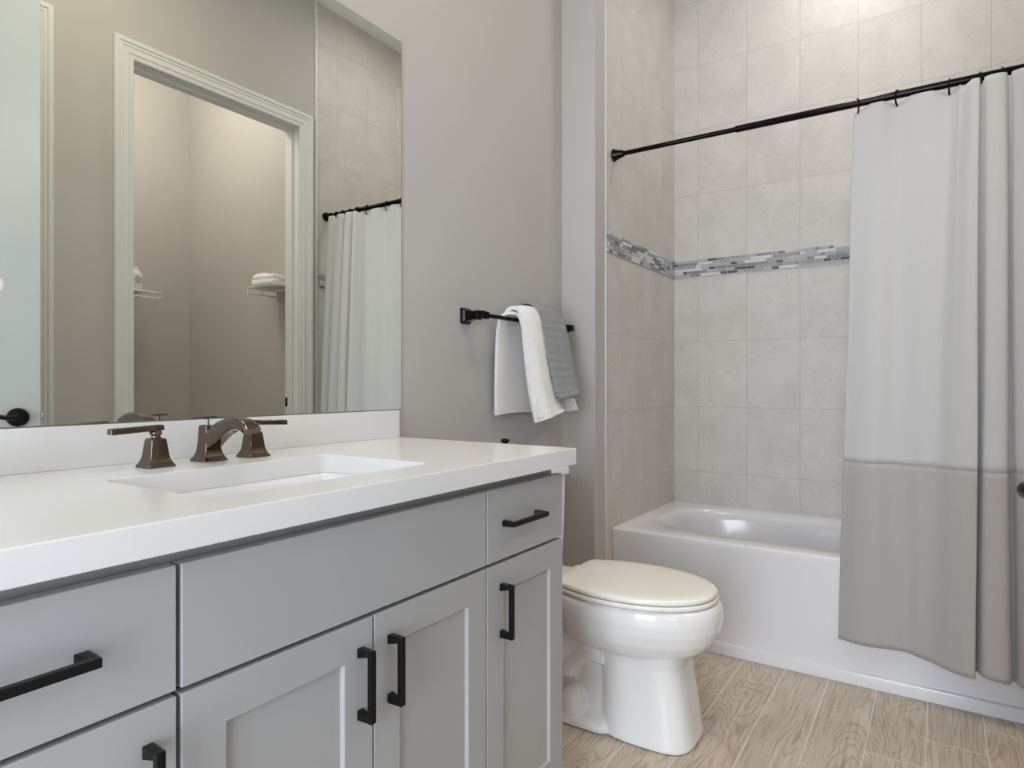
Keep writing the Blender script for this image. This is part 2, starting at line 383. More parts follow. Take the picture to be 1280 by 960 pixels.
# unseen window behind the camera, made tall and low to brighten low surfaces
w = struct('window_1', mk((-.67, .47, YN-.09, YN-.03, .1, .15), (-.67, .47, YN-.09, YN-.03, 2.15, 2.2), (-.67, -.62, YN-.09, YN-.03, .15, 2.15), (.42, .47, YN-.09, YN-.03, .15, 2.15),
           (-.12, -.08, YN-.08, YN-.04, .15, 2.15), (-.62, .42, YN-.08, YN-.04, 1.13, 1.17)), M['trim'])
obj('window_pane', mk((-.62, .42, YN-.07, YN-.065, .15, 2.15)), M['pane'], w)

# mosaic bands
def mosaic(name, frm, length, x_or_y):
    bm = bmesh.new(); z0, z1 = 1.573, 1.664; rows = 6; rh = (z1-z0-.006)/rows
    rnd = random.Random(11 if name == 'trim_7' else 23)
    def put(a0, a1, zz0, zz1, t, mi):
        if x_or_y == 'x': box(bm, a0, a1, YB-t, YB+.001, zz0, zz1, mi)
        elif x_or_y == 'y': box(bm, XT-.001, XT+t, a0, a1, zz0, zz1, mi)
        else: box(bm, XR-t, XR+.001, a0, a1, zz0, zz1, mi)
    put(frm, frm+length, z0, z1, .003, 0)
    for r_ in range(rows):
        a = frm+.001 - rnd.random()*.03
        zz = z0+.003+r_*rh
        while a < frm+length:
            L = rnd.choice((.024, .034, .034, .05, .05, .075, .1, .1))
            b0, b1 = max(a, frm+.0005), min(a+L-.0026, frm+length-.0005)
            if b1-b0 > .004:
                put(b0, b1, zz+.0011, zz+rh-.0011, .0055, rnd.choices((1, 2, 3, 4, 5), (2.0, 2.4, 3.0, 3.4, 1.0))[0])
            a += L
    return struct(name, bm, [M['grout'], M['g0'], M['g1'], M['g2'], M['g3'], M['g4']])
mosaic('trim_7', XT, XR-XT, 'x')
mosaic('trim_8', YT+.002, YB-YT-.008, 'y')
mosaic('trim_9', YT+.006, YB-YT-.012, 'r')

# ------------------------------------------------------------------ entry door, ajar
hx, hy = .36, .215; ex, ey = .100, .980
dl = math.hypot(ex-hx, ey-hy); ang = math.atan2(ey-hy, ex-hx)
dw = dl
door = bpy.data.objects.new('door_1', None); C.objects.link(door); door['kind'] = 'structure'
door.location = (hx, hy, 0); door.rotation_euler = (0, 0, ang)   # local x along leaf, local +y = into the room
bm = bmesh.new(); box(bm, 0, dw, -.035, 0, .01, DH-.004)
door_leaf = obj('door_leaf', bm, M['doorpaint'], door, bevel=.002)
for s_ in (1,):
    bm = bmesh.new(); lathe(bm, [(.033, 0), (.033, .004), (.029, .009), (.012, .011), (.0115, .040)], 'Y', 32, (dw-.065, 0, .913))
    lv = obj('door_handle', bm, M['black'], door, smooth=False, bevel=.001)
    bm = bmesh.new()
    pts = catmull([(dw-.065, .041, .913), (dw-.095, .042, .914), (dw-.13, .042, .920), (dw-.165, .041, .922), (dw-.185, .036, .921)], 16)
    tube(bm, pts, [.0105, .010, .0095, .009, .0088, .0085, .0083, .008, .008, .008, .008, .008, .008, .008, .0078, .006], 12)
    obj('lever', bm, M['black'], lv, smooth=True)
bm = bmesh.new(); box(bm, dw, dw+.010, -.024, -.011, .903, .923); obj('latch', bm, M['chrome'], door, bevel=.002)

# ------------------------------------------------------------------ mirror
MY0, MY1, MZ0, MZ1 = .09, 1.362, .957, 2.012
t = thing('wall_mirror', (XM, .72, MZ0), 'large frameless rectangular mirror standing on the backsplash above the vanity', 'mirror')
obj('glass', local(mk((XM+.0005, XM+.005, MY0, MY1, MZ0, MZ1)), t.location), M['mirror_edge'], t)
obj('silvered_face', local(mk((XM+.005, XM+.0056, MY0+.0015, MY1-.0015, MZ0+.0015, MZ1-.0015)), t.location), M['mirror'], t)

# ------------------------------------------------------------------ vanity
FX = -.735; VY0, VY1 = .104, 1.3215; DT = .019
van = thing('vanity_cabinet', (-1.0, .713, 0), 'light grey shaker vanity cabinet with black pulls under the white countertop', 'cabinet')
def V(bm): return local(bm, van.location)
x_in = FX-DT-.011
bm = mk((XM+.001, x_in, VY0, VY1, .10, .66), (XM+.001, x_in-.16, VY0, VY1, .66, .68), (XM+.001, -1.14, VY0, VY1, .68, .841), (-.795, x_in, VY0, VY1, .66, .841),
        (-1.14, -.795, VY0, .42, .68, .841), (-1.14, -.795, 1.0, VY1, .68, .841), (XM+.001, x_in-.06, VY0+.0, VY1, .002, .10))
obj('carcass', V(bm), M['cabinet'], van)
def shaker(y0, y1, z0, z1, st=.057, rail=.057):
    bm = bmesh.new(); vs = box(bm, FX-DT, FX, y0, y1, z0, z1)
    # frame + recessed panel
    bm.free(); bm = bmesh.new()
    xs = FX; d = .0075
    o_ = [(y0, z0), (y1, z0), (y1, z1), (y0, z1)]; i_ = [(y0+st, z0+rail), (y1-st, z0+rail), (y1-st, z1-rail), (y0+st, z1-rail)]
    rings = [[(FX-DT, a, b_) for a, b_ in o_], [(xs, a, b_) for a, b_ in o_], [(xs, a, b_) for a, b_ in i_],
             [(xs-d, a+q, b_+r_) for (a, b_), (q, r_) in zip(i_, ((.0015, .0015), (-.0015, .0015), (-.0015, -.0015), (.0015, -.0015)))]]
    loft(bm, rings)
    # hairline joints between stiles and rails
    for zz in (z0+rail, z1-rail):
        pass
    return bm
def slab(y0, y1, z0, z1): return mk((FX-DT, FX, y0, y1, z0, z1))
def pull(parent, cy, cz, L, vert):
    """bar pull; square bar on two feet that flare towards the door face"""
    bm = bmesh.new(); hw = .0053; pr = .030
    def P(a, w_, x):   # a along the bar, w_ across it
        return (x, cy+w_, cz+a) if vert else (x, cy+a, cz+w_)
    def prism(pa, pb):
        loft(bm, [pa, pb])
    a0, a1 = -L/2, L/2
    prism([P(a0, -hw, FX+pr-.009), P(a0, hw, FX+pr-.009), P(a0, hw, FX+pr), P(a0, -hw, FX+pr)], [P(a1, -hw, FX+pr-.009), P(a1, hw, FX+pr-.009), P(a1, hw, FX+pr), P(a1, -hw, FX+pr)])
    for s_ in (-1, 1):
        e = s_*L/2; i1 = e-s_*.010; i0 = e-s_*.015
        prism([P(e, -hw-.001, FX+.0002), P(e, hw+.001, FX+.0002), P(i0, hw+.001, FX+.0002), P(i0, -hw-.001, FX+.0002)],
              [P(e, -hw, FX+pr-.0088), P(e, hw, FX+pr-.0088), P(i1, hw, FX+pr-.0088), P(i1, -hw, FX+pr-.0088)])
    return obj('handle', V(bm), M['black'], parent, bevel=.0012)
g = .002
S1, S2, S3 = .408, .7165, 1.0185
ZD0, ZD1, ZF0, ZF1 = .115, .6685, .675, .8205
d = obj('drawer', V(slab(VY0+.001, S1-.003, ZF0, ZF1)), M['cabinet'], van, bevel=.0015); pull(d, .242, .748, .142, False)
obj('false_front', V(slab(S1+.003, S3-g, ZF0, ZF1)), M['cabinet'], van, bevel=.0015)
d = obj('drawer', V(slab(S3+g, VY1, ZF0, ZF1)), M['cabinet'], van, bevel=.0015); pull(d, 1.14, .748, .138, False)
for y0, y1, py in ((VY0+.001, S1-.003, .372), (S1+.003, S2-g, .688), (S2+g, S3-g, .752), (S3+g, VY1, 1.068)):
    d = obj('door', V(shaker(y0, y1, ZD0, ZD1)), M['cabinet'], van, bevel=.0012); pull(d, py, .574, .109, True)
obj('toe_kick', V(mk((x_in-.062, x_in-.059, VY0, VY1, .001, .099))), M['cabinet'], van)

# countertop with backsplash
ct = thing('countertop', (-1.0, .713, .842), 'white quartz countertop with low backsplash on the grey vanity', 'countertop')
SX0, SX1, SY0, SY1 = -1.088, -.800, .482, .925
bm = bmesh.new()
holed_slab(bm, [(XM+.001, .085), (-.707, .085), (-.707, 1.339), (XM+.001, 1.339)], rrect(SX0, SX1, SY0, SY1, .022, 0), .88, .842)
obj('slab', local(bm, ct.location), M['quartz'], ct, bevel=.002)
obj('backsplash', local(mk((XM+.001, XM+.020, .085, 1.339, .8801, .956)), ct.location), M['quartz'], ct, bevel=.0012)

# sink
sk = thing('undermount_sink', (-.944, .7035, .842), 'white rectangular undermount sink set into the countertop', 'sink')
bm = bmesh.new(); cx, cy = -.944, .7035
a0, b0 = (SX1-SX0)/2, (SY1-SY0)/2
def rr(dx, dy, r, z): return rrect(cx-a0+dx, cx+a0-dx, cy-b0+dy, cy+b0-dy, r, z, 8)
rings = [rr(-.0003, -.0003, .022, .8418), rr(.002, .003, .024, .832), rr(.004, .007, .028, .80), rr(.010, .02, .035, .745), rr(.022, .04, .04, .722), rr(.05, .08, .05, .712), rr(.10, .15, .03, .708)]
outer = [rr(-.018, -.018, .03, .8415), rr(-.012, -.010, .03, .78), rr(-.004, 0, .04, .73), rr(.03, .05, .05, .700), rr(.10, .15, .03, .698)]
loft(bm, rings, False, True); loft(bm, outer, False, True)
# join rim
bm.verts.ensure_lookup_table(); n = len(rings[0]); off = n*len(rings)
for i in range(n):
    j = (i+1) % n; bm.faces.new((bm.verts[i], bm.verts[j], bm.verts[off+j], bm.verts[off+i]))
obj('basin', local(bm, sk.location), M['ceramic'], sk, smooth=True)
bm = bmesh.new(); lathe(bm, [(.024, .7085), (.024, .7105), (.02, .7115), (.014, .7105)], 'Z', 28, (cx-.02, cy, 0)); obj('drain', local(bm, sk.location), M['bronze'], sk, smooth=True)

# faucet
fa = thing('widespread_faucet', (-1.186, .727, .88), 'polished dark nickel widespread faucet with two lever handles behind the sink', 'faucet')
def sq(cx, cy, hx_, hy_, z, r=.003): return rrect(cx-hx_, cx+hx_, cy-hy_, cy+hy_, r, z, 3)
def pedestal(cx, cy, top, h_top, k=1.0):
    bm = bmesh.new()
    pr = [(.0262, 0), (.0262, .0035), (.0245, .005), (.0215, .010), (.0192, .016), (.0176, .024), (.0160, .038), (.0148, top-.005), (.0140, top-.0015), (.0115, top)]
    k *= .93; loft(bm, [sq(cx, cy, a*k, a*k, .8802+z, .0022) for a, z in pr]); return bm
for yy, dr in ((.613, -1), (.812, 1)):
    bm = pedestal(-1.182, yy, .052, 0)
    h = obj('handle', local(bm, fa.location), M['bronze'], fa, smooth=False, bevel=.0008)
    bm = bmesh.new(); lathe(bm, [(.010, .9315), (.008, .935), (.008, .937), (.0105, .939), (.0105, .943), (.008, .946)], 'Z', 20, (-1.182, yy, 0))
    obj('stem', local(bm, fa.location), M['bronze'], h, smooth=True)
    bm = bmesh.new()
    # flat lever, wider toward the tip, slightly raised; long axis +-Y
    secs = [(-.012, .0085, .9510, .0035), (-.010, .0098, .9510, .0050), (.010, .0098, .9502, .0050), (.076, .0092, .9475, .0055), (.079, .0080, .9474, .0045)]
    loft(bm, [[(-1.182-w_, yy+dr*a, z-t_), (-1.182+w_, yy+dr*a, z-t_), (-1.182+w_*.8, yy+dr*a, z+t_), (-1.182-w_*.8, yy+dr*a, z+t_)] for a, w_, z, t_ in secs])
    obj('lever', local(bm, fa.location), M['bronze'], h, bevel=.0012)
bm = pedestal(-1.190, .720, .070, 0, 1.02)
cxs = -1.190
prof = [(-1.196, .905, .016), (-1.178, .920, .0175), (-1.158, .934, .0170), (-1.136, .9455, .0150), (-1.114, .953, .0130), (-1.092, .9565, .0115), (-1.072, .9545, .0100), (-1.058, .949, .0085), (-1.051, .943, .0065)]
rings = []
for i, (x_, z_, t_) in enumerate(prof):
    a = prof[max(i-1, 0)]; b_ = prof[min(i+1, len(prof)-1)]; dx, dz = b_[0]-a[0], b_[1]-a[1]; L = math.hypot(dx, dz); nx, nz = -dz/L, dx/L
    w_ = .0145+.003*i/8
    q = []
    for wy, tt in ((-w_, -.75), (-w_, .55), (-w_*.7, 1), (w_*.7, 1), (w_, .55), (w_, -.75), (w_*.7, -1), (-w_*.7, -1)):
        q.append((x_+nx*t_*tt, .720+wy, z_+nz*t_*tt))
    rings.append(q)
obj('spout_body', local(bm, fa.location), M['bronze'], fa, bevel=.0008)
bm = bmesh.new(); loft(bm, rings); obj('spout', local(bm, fa.location), M['bronze'], fa, bevel=.001)
bm = bmesh.new(); lathe(bm, [(.0022, .949), (.0022, .963)], 'Z', 12, (-1.193, .720, 0)); box(bm, -1.199, -1.187, .704, .736, .963, .9665)
obj('lift_rod', local(bm, fa.location), M['bronze'], fa, bevel=.001)

vl = thing('vanity_light', (XM, .72, 2.3), 'three-shade vanity light fixed to the wall above the mirror', 'lamp')
obj('back_plate', local(mk((XM+.001, XM+.025, .38, 1.06, 2.27, 2.33)), vl.location), M['black'], vl, bevel=.003)
for yy in (.45, .72, .99):
    bm = bmesh.new(); tube(bm, [(XM+.02, yy, 2.30), (XM+.07, yy, 2.315), (XM+.10, yy, 2.29)], .007, 10); obj('arm', local(bm, vl.location), M['black'], vl, smooth=True)
    bm = bmesh.new(); lathe(bm, [(.020, 2.29), (.03, 2.28), (.048, 2.23), (.055, 2.18)], 'Z', 24, (XM+.10, yy, 0)); obj('shade', local(bm, vl.location), M['lamp'], vl, smooth=True)
def flush(name, x, y, z, r, label):
    t = thing(name, (x, y, CEIL), label, 'lamp')
    bm = bmesh.new(); lathe(bm, [(r*1.05, 0), (r*1.05, -.02), (r, -.025)], 'Z', 32); obj('rim', bm, M['trim'], t, smooth=False)
    bm = bmesh.new(); lathe(bm, [(r*.98, -.0255), (r*.9, z*.5), (r*.6, z*.85), (r*.2, z)], 'Z', 32); obj('lamp_shade', bm, M['lamp'], t, smooth=True)
flush('ceiling_light', -.35, 1.15, -.11, .2, 'round white ceiling light in the middle of the bathroom ceiling')
flush('ceiling_light', -.32, 2.76, -.032, .09, 'small recessed ceiling light above the bathtub, guessed and out of view')
flush('ceiling_light', 1.05, 1.72, -.11, .15, 'round white ceiling light inside the closet')
flush('ceiling_light', 1.30, .2, -.11, .15, 'round white ceiling light in the hallway')

# ------------------------------------------------------------------ toilet
TY = 1.83
to = thing('toilet', (-.95, TY, 0), 'white elongated two-piece toilet between the vanity and the bathtub', 'toilet')
def T(bm): return local(bm, to.location)
def egg(xf, xb, hw, z, n=56, ef=2.15, eb=3.2, wide=.42):
    """egg outline: elliptical front, squarer back; widest point at a fraction from the back"""
    xm = xb+(xf-xb)*wide; out = []
    for k in range(n):
        a = 2*math.pi*k/n; c, s = math.cos(a), math.sin(a)
        if c >= 0: x = xm+(xf-xm)*abs(c)**(2/ef); y = hw*math.copysign(abs(s)**(2/ef), s)
        else: x = xm-(xm-xb)*abs(c)**(2/eb); y = hw*math.copysign(abs(s)**(2/2.15), s)
        out.append((x, TY+y, z))
    return out
bm = bmesh.new()
loft(bm, [egg(*r) for r in ((-.63, -.90, .085, .225), (-.605, -.93, .104, .243), (-.575, -.955, .130, .256), (-.549, -.975, .152, .275), (-.527, -.99, .169, .302), (-.512, -1.0, .180, .335), (-.507, -1.005, .184, .365), (-.510, -1.005, .183, .39), (-.517, -1.0, .178, .403), (-.527, -.99, .17, .407))])
# front pedestal column
def ped(xf, xb, hw, z): return sell((xf+xb)/2, TY, (xf-xb)/2, hw, 3.6, z, 56)
loft(bm, [ped(*r) for r in ((-.572, -.845, .118, .001), (-.572, -.845, .118, .012), (-.576, -.845, .115, .03), (-.586, -.846, .110, .10), (-.597, -.847, .107, .17), (-.606, -.848, .108, .225), (-.595, -.85, .118, .262), (-.60, -.86, .125, .30))])
# rear base flange, core and trap bulges
loft(bm, [rrect(-1.13, -.80, TY-.122, TY+.122, .04, z_, 6) for z_ in (.001, .022)] + [rrect(-1.125, -.80, TY-.105, TY+.105, .04, .034, 6), rrect(-1.11, -.80, TY-.075, TY+.075, .035, .05, 6)])
loft(bm, [rrect(x0, -.82, TY-w_, TY+w_, .03, z_, 6) for x0, w_, z_ in ((-1.12, .072, .03), (-1.14, .070, .15), (-1.18, .085, .26), (-1.20, .12, .34), (-1.21, .135, .385), (-1.21, .135, .40))])
for s_ in (-1, 1):
    tube(bm, catmull([(-.84, TY+s_*.075, .255), (-.90, TY+s_*.08, .265), (-.965, TY+s_*.08, .235), (-1.01, TY+s_*.075, .17), (-1.05, TY+s_*.07, .10), (-1.07, TY+s_*.06, .03)], 18), [.045+.004*math.sin(i) for i in range(18)], 16)
    tube(bm, catmull([(-.835, TY+s_*.085, .225), (-.885, TY+s_*.085, .222), (-.935, TY+s_*.08, .19), (-.96, TY+s_*.075, .14)], 12), .030, 14)
    lathe(bm, [(.040, .03), (.040, .06), (.037, .08), (.028, .097), (.014, .105), (.003, .107)], 'Z', 24, (-.935, TY+s_*.080, 0))
bowl = obj('bowl', T(bm), M['ceramic'], to, smooth=True)
md = bowl.modifiers.new('remesh', 'REMESH'); md.mode = 'VOXEL'; md.voxel_size = .0045; md.use_smooth_shade = True
md = bowl.modifiers.new('sm', 'SMOOTH'); md.factor = .5; md.iterations = 6
for s_ in (-1, 1):
    bm = bmesh.new(); lathe(bm, [(.013, .02), (.013, .045), (.010, .053), (.003, .056)], 'Z', 18, (-1.02, TY+s_*.108, 0)); obj('bolt_cap', T(bm), M['ceramic'], to, smooth=True)
# seat and lid
def eggl(xf, xb, hw, z): return egg(xf, xb, hw, z, 72, 2.25, 7.0, .42)
def lidring(ins, z):
    out = []; n = 72; xf, xb, hw = -.521, -.985, .186; xm = -.79
    for k in range(n):
        a = 2*math.pi*k/n; c, s = math.cos(a), math.sin(a)
        if c >= 0: x = xm+(xf-ins-xm)*abs(c)**(2/2.1); y = (hw-ins)*math.copysign(abs(s)**(2/2.1), s)
        else:
            # sides run back to straight hinge edge, narrowing to +-.13
            tpos = min(1.0, abs(c)*1.35); x = xm-(xm-xb-ins)*tpos
            full = (hw-ins)*(1-.30*tpos**2.0)
            if abs(c)*1.35 <= 1: y = math.copysign(full, s)
            else: y = full*s/math.sin(math.acos(-1/1.35)) if abs(s) < math.sin(math.acos(1/1.35)) else math.copysign(full, s)
        out.append((x, TY+y, z))
    return out
bm = bmesh.new(); loft(bm, [lidring(i, z_) for i, z_ in ((.004, .4085), (.0, .411), (.0, .419), (.003, .4215))]); obj('seat', T(bm), M['seatplastic'], to, smooth=False, bevel=.0015)
bm = bmesh.new(); loft(bm, [lidring(i, z_) for i, z_ in ((.006, .4235), (.003, .426), (.003, .4335), (.006, .4375), (.013, .4395), (.04, .4410), (.09, .4418), (.15, .4422))]); obj('lid', T(bm), M['seatplastic'], to, smooth=True)
for s_ in (-1, 1):
    bm = mk((-1.015, -.985, TY+s_*.075-.018, TY+s_*.075+.018, .4045, .4225)); obj('hinge', T(bm), M['seatplastic'], to, bevel=.004)
bm = bmesh.new(); loft(bm, [rrect(XM+.008+q, -1.088-e, TY-hw, TY+hw, .03, z_, 6) for q, e, hw, z_ in ((.02, .03, .16, .402), (.01, .012, .172, .43), (.005, .010, .178, .55), (.004, .008, .182, .70), (.004, .008, .182, .712))]); obj('tank', T(bm), M['ceramic'], to, smooth=False, bevel=.004)
bm = bmesh.new(); loft(bm, [rrect(XM+.006-q, -1.083+q, TY-.188-q, TY+.188+q, .03, z_, 6) for q, z_ in ((-.004, .7125), (0, .716), (0, .735), (-.004, .742), (-.02, .745))]); obj('tank_lid', T(bm), M['ceramic'], to, smooth=False, bevel=.002)
bm = bmesh.new(); lathe(bm, [(.012, -1.094), (.012, -1.082), (.008, -1.080)], 'X', 16, (0, TY-.13, .66)); tube(bm, [(-1.078, TY-.13, .66), (-1.074, TY-.10, .657), (-1.074, TY-.06, .652)], .006, 10); obj('flush_lever', T(bm), M['chrome'], to, smooth=True)
# jar on the tank: only its lid knob shows above the countertop
jr = thing('lidded_jar', (-1.18, 1.737, .745), 'small jar whose black knob just shows above the back edge of the countertop', 'jar')
bm = bmesh.new(); lathe(bm, [(.028, .0015), (.032, .006), (.032, .06), (.028, .068)], 'Z', 24); obj('body', bm, M['pot'], jr, smooth=True)
bm = bmesh.new(); lathe(bm, [(.03, .0685), (.03, .076), (.018, .082), (.008, .084), (.008, .092), (.015, .097), (.014, .104), (.006, .107)], 'Z', 24); obj('lid', bm, M['black'], jr, smooth=True)

# ------------------------------------------------------------------ bathtub
tb = thing('bathtub', (-.385, 2.86, 0), 'white alcove bathtub with flat apron in the tiled recess', 'bathtub')
TX0, TX1, TF, TBk, RZ = XT+.001, XR-.001, 2.484, YB-.001, .427
bm = bmesh.new()
bcx, bcy = -.385, 2.878
inner = sell(bcx, bcy, .672, .300, 3.4, RZ, 96)
iv, ov = holed_slab(bm, [(TX0, TF), (TX1, TF), (TX1, TBk), (TX0, TBk)], inner, RZ, None)
# basin: lofted from the rim opening downwards
prev = iv; n = 96
for a, b_, e, z_, dx in ((.668, .296, 3.4, .4255, 0), (.660, .288, 3.4, .419, 0), (.650, .278, 3.4, .405, 0), (.640, .270, 3.4, .37, 0), (.615, .255, 3.4, .25, 0.005), (.575, .235, 3.4, .15, .015), (.53, .205, 3.2, .108, .02), (.44, .15, 3, .092, .02), (.2, .06, 2.5, .088, .02)):
    ring = [bm.verts.new(p) for p in sell(bcx+dx, bcy, a, b_, e, z_, n)]
    for i in range(n): bm.faces.new((prev[i], prev[(i+1) % n], ring[(i+1) % n], ring[i]))
    prev = ring
bm.faces.new(prev)
# rim's rolled front edge and apron
xs = (TX0, TX1)
prof = [(TF, RZ), (TF-.003, RZ-.0008), (TF-.0052, RZ-.003), (TF-.006, RZ-.006), (TF-.0055, RZ-.02), (TF-.002, RZ-.06), (TF+.002, .20), (TF+.003, .046), (TF-.002, .043), (TF-.007, .042), (TF-.008, .039), (TF-.008, .001), (TF+.05, .001)]
pv = None
for yy, zz in prof:
    cur = [bm.verts.new((xs[0], yy, zz)), bm.verts.new((xs[1], yy, zz))]
    if pv: bm.faces.new((pv[0], pv[1], cur[1], cur[0]))
    pv = cur
for a in xs:   # end walls
    q = [bm.verts.new(p) for p in ((a, TF, .001), (a, TBk, .001), (a, TBk, RZ), (a, TF, RZ))]; bm.faces.new(q)
bmesh.ops.remove_doubles(bm, verts=bm.verts, dist=1e-5)
o = obj('tub_shell', local(bm, tb.location), M['acrylic'], tb, smooth=True)
try:
    o.data.set_sharp_from_angle(angle=math.radians(38))
except Exception: pass
bm = bmesh.new(); lathe(bm, [(.03, .093), (.03, .096), (.02, .097)], 'Z', 24, (.06, bcy, 0)); obj('drain', local(bm, tb.location), M['bronze'], tb, smooth=True)

# ------------------------------------------------------------------ shower rod, rings and curtain
RY, RZZ = 2.49, 1.992
rod = thing('shower_rod', (-.385, RY, RZZ), 'black tension shower rod spanning the tub recess from wall to wall', 'rod')
def R(bm): return local(bm, (-.385, RY, RZZ))
bm = bmesh.new(); lathe(bm, [(.0095, XT+.03), (.0095, -.622)], 'X', 20, (0, RY, RZZ)); obj('inner_tube', R(bm), M['blackgloss'], rod, smooth=False, bevel=.0005)
bm = bmesh.new(); lathe(bm, [(.0105, -.640), (.0125, -.635), (.0125, XR-.03)], 'X', 20, (0, RY, RZZ)); obj('outer_tube', R(bm), M['blackgloss'], rod, bevel=.0005)
bm = bmesh.new(); lathe(bm, [(.026, XT+.001), (.026, XT+.006), (.022, XT+.012), (.013, XT+.045), (.0105, XT+.048)], 'X', 28, (0, RY, RZZ)); obj('end_cap', R(bm), M['blackgloss'], rod, bevel=.001)
bm = bmesh.new(); lathe(bm, [(.026, XR-.001), (.026, XR-.006), (.022, XR-.012), (.014, XR-.045), (.013, XR-.048)], 'X', 28, (0, RY, RZZ)); obj('end_cap', R(bm), M['blackgloss'], rod, bevel=.001)

# curtain: top and bottom plan curves through the folds, swept between
TOP = [(-.242, 2.487), (-.205, 2.478), (-.160, 2.474), (-.113, 2.488), (-.070, 2.476), (-.020, 2.474), (.030, 2.486), (.060, 2.472), (.088, 2.455), (.104, 2.455), (.108, 2.466), (.112, 2.471), (.118, 2.466), (.126, 2.455),
       (.146, 2.450), (.166, 2.455), (.174, 2.464), (.178, 2.470), (.184, 2.468), (.192, 2.458), (.212, 2.452), (.236, 2.456), (.246, 2.466), (.252, 2.472), (.262, 2.467), (.276, 2.456), (.300, 2.454), (.325, 2.470)]
BOT = [(-.288, 2.476), (-.240, 2.455), (-.180, 2.442), (-.125, 2.450), (-.085, 2.462), (-.050, 2.440), (-.010, 2.418), (.030, 2.393), (.065, 2.370), (.090, 2.370), (.091, 2.402), (.096, 2.422), (.104, 2.398), (.112, 2.370),
       (.138, 2.357), (.168, 2.362), (.179, 2.390), (.181, 2.418), (.190, 2.416), (.198, 2.388), (.222, 2.362), (.250, 2.368), (.262, 2.394), (.266, 2.420), (.276, 2.415), (.288, 2.388), (.312, 2.376), (.340, 2.405)]
NU = 320
tp = catmull([(a, b_, 0) for a, b_ in TOP], NU); bt = catmull([(a, b_, 0) for a, b_ in BOT], NU)
cu = thing('shower_curtain', (.03, 2.46, .15), 'white shower curtain with a wide grey bottom band hanging from the black rod', 'curtain')
def curtain_z_top(i):
    a = i/(NU-1)*(len(TOP)-1)
    if a < 7:
        ring = min(abs(a-0.4), abs(a-3), abs(a-6)); return 1.960 + .016*min(1, ring/.9)**1.2 - .012*max(0, .4-a)/.4
    k = tp[i].y; return 1.962 + (.016 if k < 2.465 else 0)*min(1, (a-7)/1.0)
def cpoint(i, z):
    zt, zb = curtain_z_top(i), .150
    f = (zt-z)/(zt-zb); f = max(0, min(1, f)); g_ = f**.85
    p = tp[i].lerp(bt[i], g_)
    # slight waviness of hanging cloth
    s = i/(NU-1)
    p.y += (.004*math.sin(f*5+s*9)+.0035*math.sin(s*62+f*1.5))*math.sin(min(1, f*1.6)*math.pi/2)*(1 if s < .33 else .2)
    p.x += .003*math.sin(f*4+s*14)*math.sin(f*math.pi)
    return (p.x, p.y, z)
ZS = .766
def sheet(z_hi, z_lo, nz, name, mat, thick):
    bm = bmesh.new(); rows = []
    for j in range(nz+1):
        row = []
        for i in range(NU):
            zt = z_hi if z_hi is not None else curtain_z_top(i)
            zb = z_lo + (.006*math.sin(i*.05) if z_lo < .2 else 0)
            row.append(bm.verts.new(cpoint(i, zt+(zb-zt)*j/nz)))
        rows.append(row)
    for a, b_ in zip(rows, rows[1:]):
        for i in range(NU-1): bm.faces.new((a[i], a[i+1], b_[i+1], b_[i]))
    o = obj(name, local(bm, cu.location), mat, cu, smooth=True)
    md = o.modifiers.new('thick', 'SOLIDIFY'); md.thickness = thick; md.offset = 0
    return o
sheet(None, ZS, 60, 'upper_panel', M['cw'], .0018)
sheet(ZS-.0005, .150, 36, 'bottom_band', M['cg'], .0012)
# hooks/rings: C shaped, tilted
ORD = ['first', 'second', 'third', 'fourth', 'fifth', 'sixth', 'seventh', 'eighth']
for k, (x_, tilt) in enumerate(((-.232, .35), (-.113, -.30), (.030, -.12), (.108, .2), (.165, -.1), (.223, .15), (.279, -.1), (.322, .1))):
    bm = bmesh.new(); pts = []
    for q in range(22):
        a = math.radians(15+262*q/21)
        pts.append((0, .020*math.cos(a)+0.0, .0265*math.sin(a)-.0115))
    pts = [(0, p[1], p[2]) for p in pts]
    tube(bm, pts, .0030, 8)
    o = obj('curtain_ring', bm, M['blackgloss'], smooth=True); o.location = (x_, RY, RZZ); o.rotation_euler = (0, 0, tilt)
    tag(o, "black open curtain ring, %s from the curtain's free left edge" % ORD[k], 'curtain ring', 'curtain rings on the shower rod')

# ------------------------------------------------------------------ towel bar and towels
BY0, BY1, BX, BZ = 1.665, 2.262, -1.222, 1.252
br = thing('towel_bar', (XM, 1.96, BZ), 'black wall-mounted towel bar with square tapered posts above the toilet', 'towel bar')
def B(bm): return local(bm, br.location)
bm = mk((BX-.0065, BX+.0065, BY0+.02, BY1-.02, BZ-.0065, BZ+.0065)); obj('bar', B(bm), M['blackgloss'], br, bevel=.0015)
def sqx(x, cy, cz, h, r=.004): return [(x, p[0], p[1]) for p in rrect(cy-h, cy+h, cz-h, cz+h, r, 0, 3)]
for yy in (BY0, BY1):
    bm = bmesh.new(); loft(bm, [sqx(x_, yy, BZ, h_) for x_, h_ in ((XM+.0005, .026), (XM+.005, .026), (XM+.008, .022), (XM+.018, .0175), (XM+.032, .0145), (XM+.052, .0135), (XM+.054, .0155), (XM+.058, .0155), (XM+.060, .013), (XM+.078, .013), (XM+.080, .011))])
    p_ = obj('post', B(bm), M['blackgloss'], br, bevel=.0006)
    s_ = 1 if yy == BY0 else -1
    bm = bmesh.new()
    loft(bm, [[(BX+p[0], yy+s_*dy, BZ+p[1]) for p in rrect(-h_, h_, -h_, h_, .002, 0, 2)] for dy, h_ in ((.012, .0105), (.018, .0095), (.020, .012), (.025, .012), (.027, .009))])
    obj('collar', B(bm), M['blackgloss'], p_)

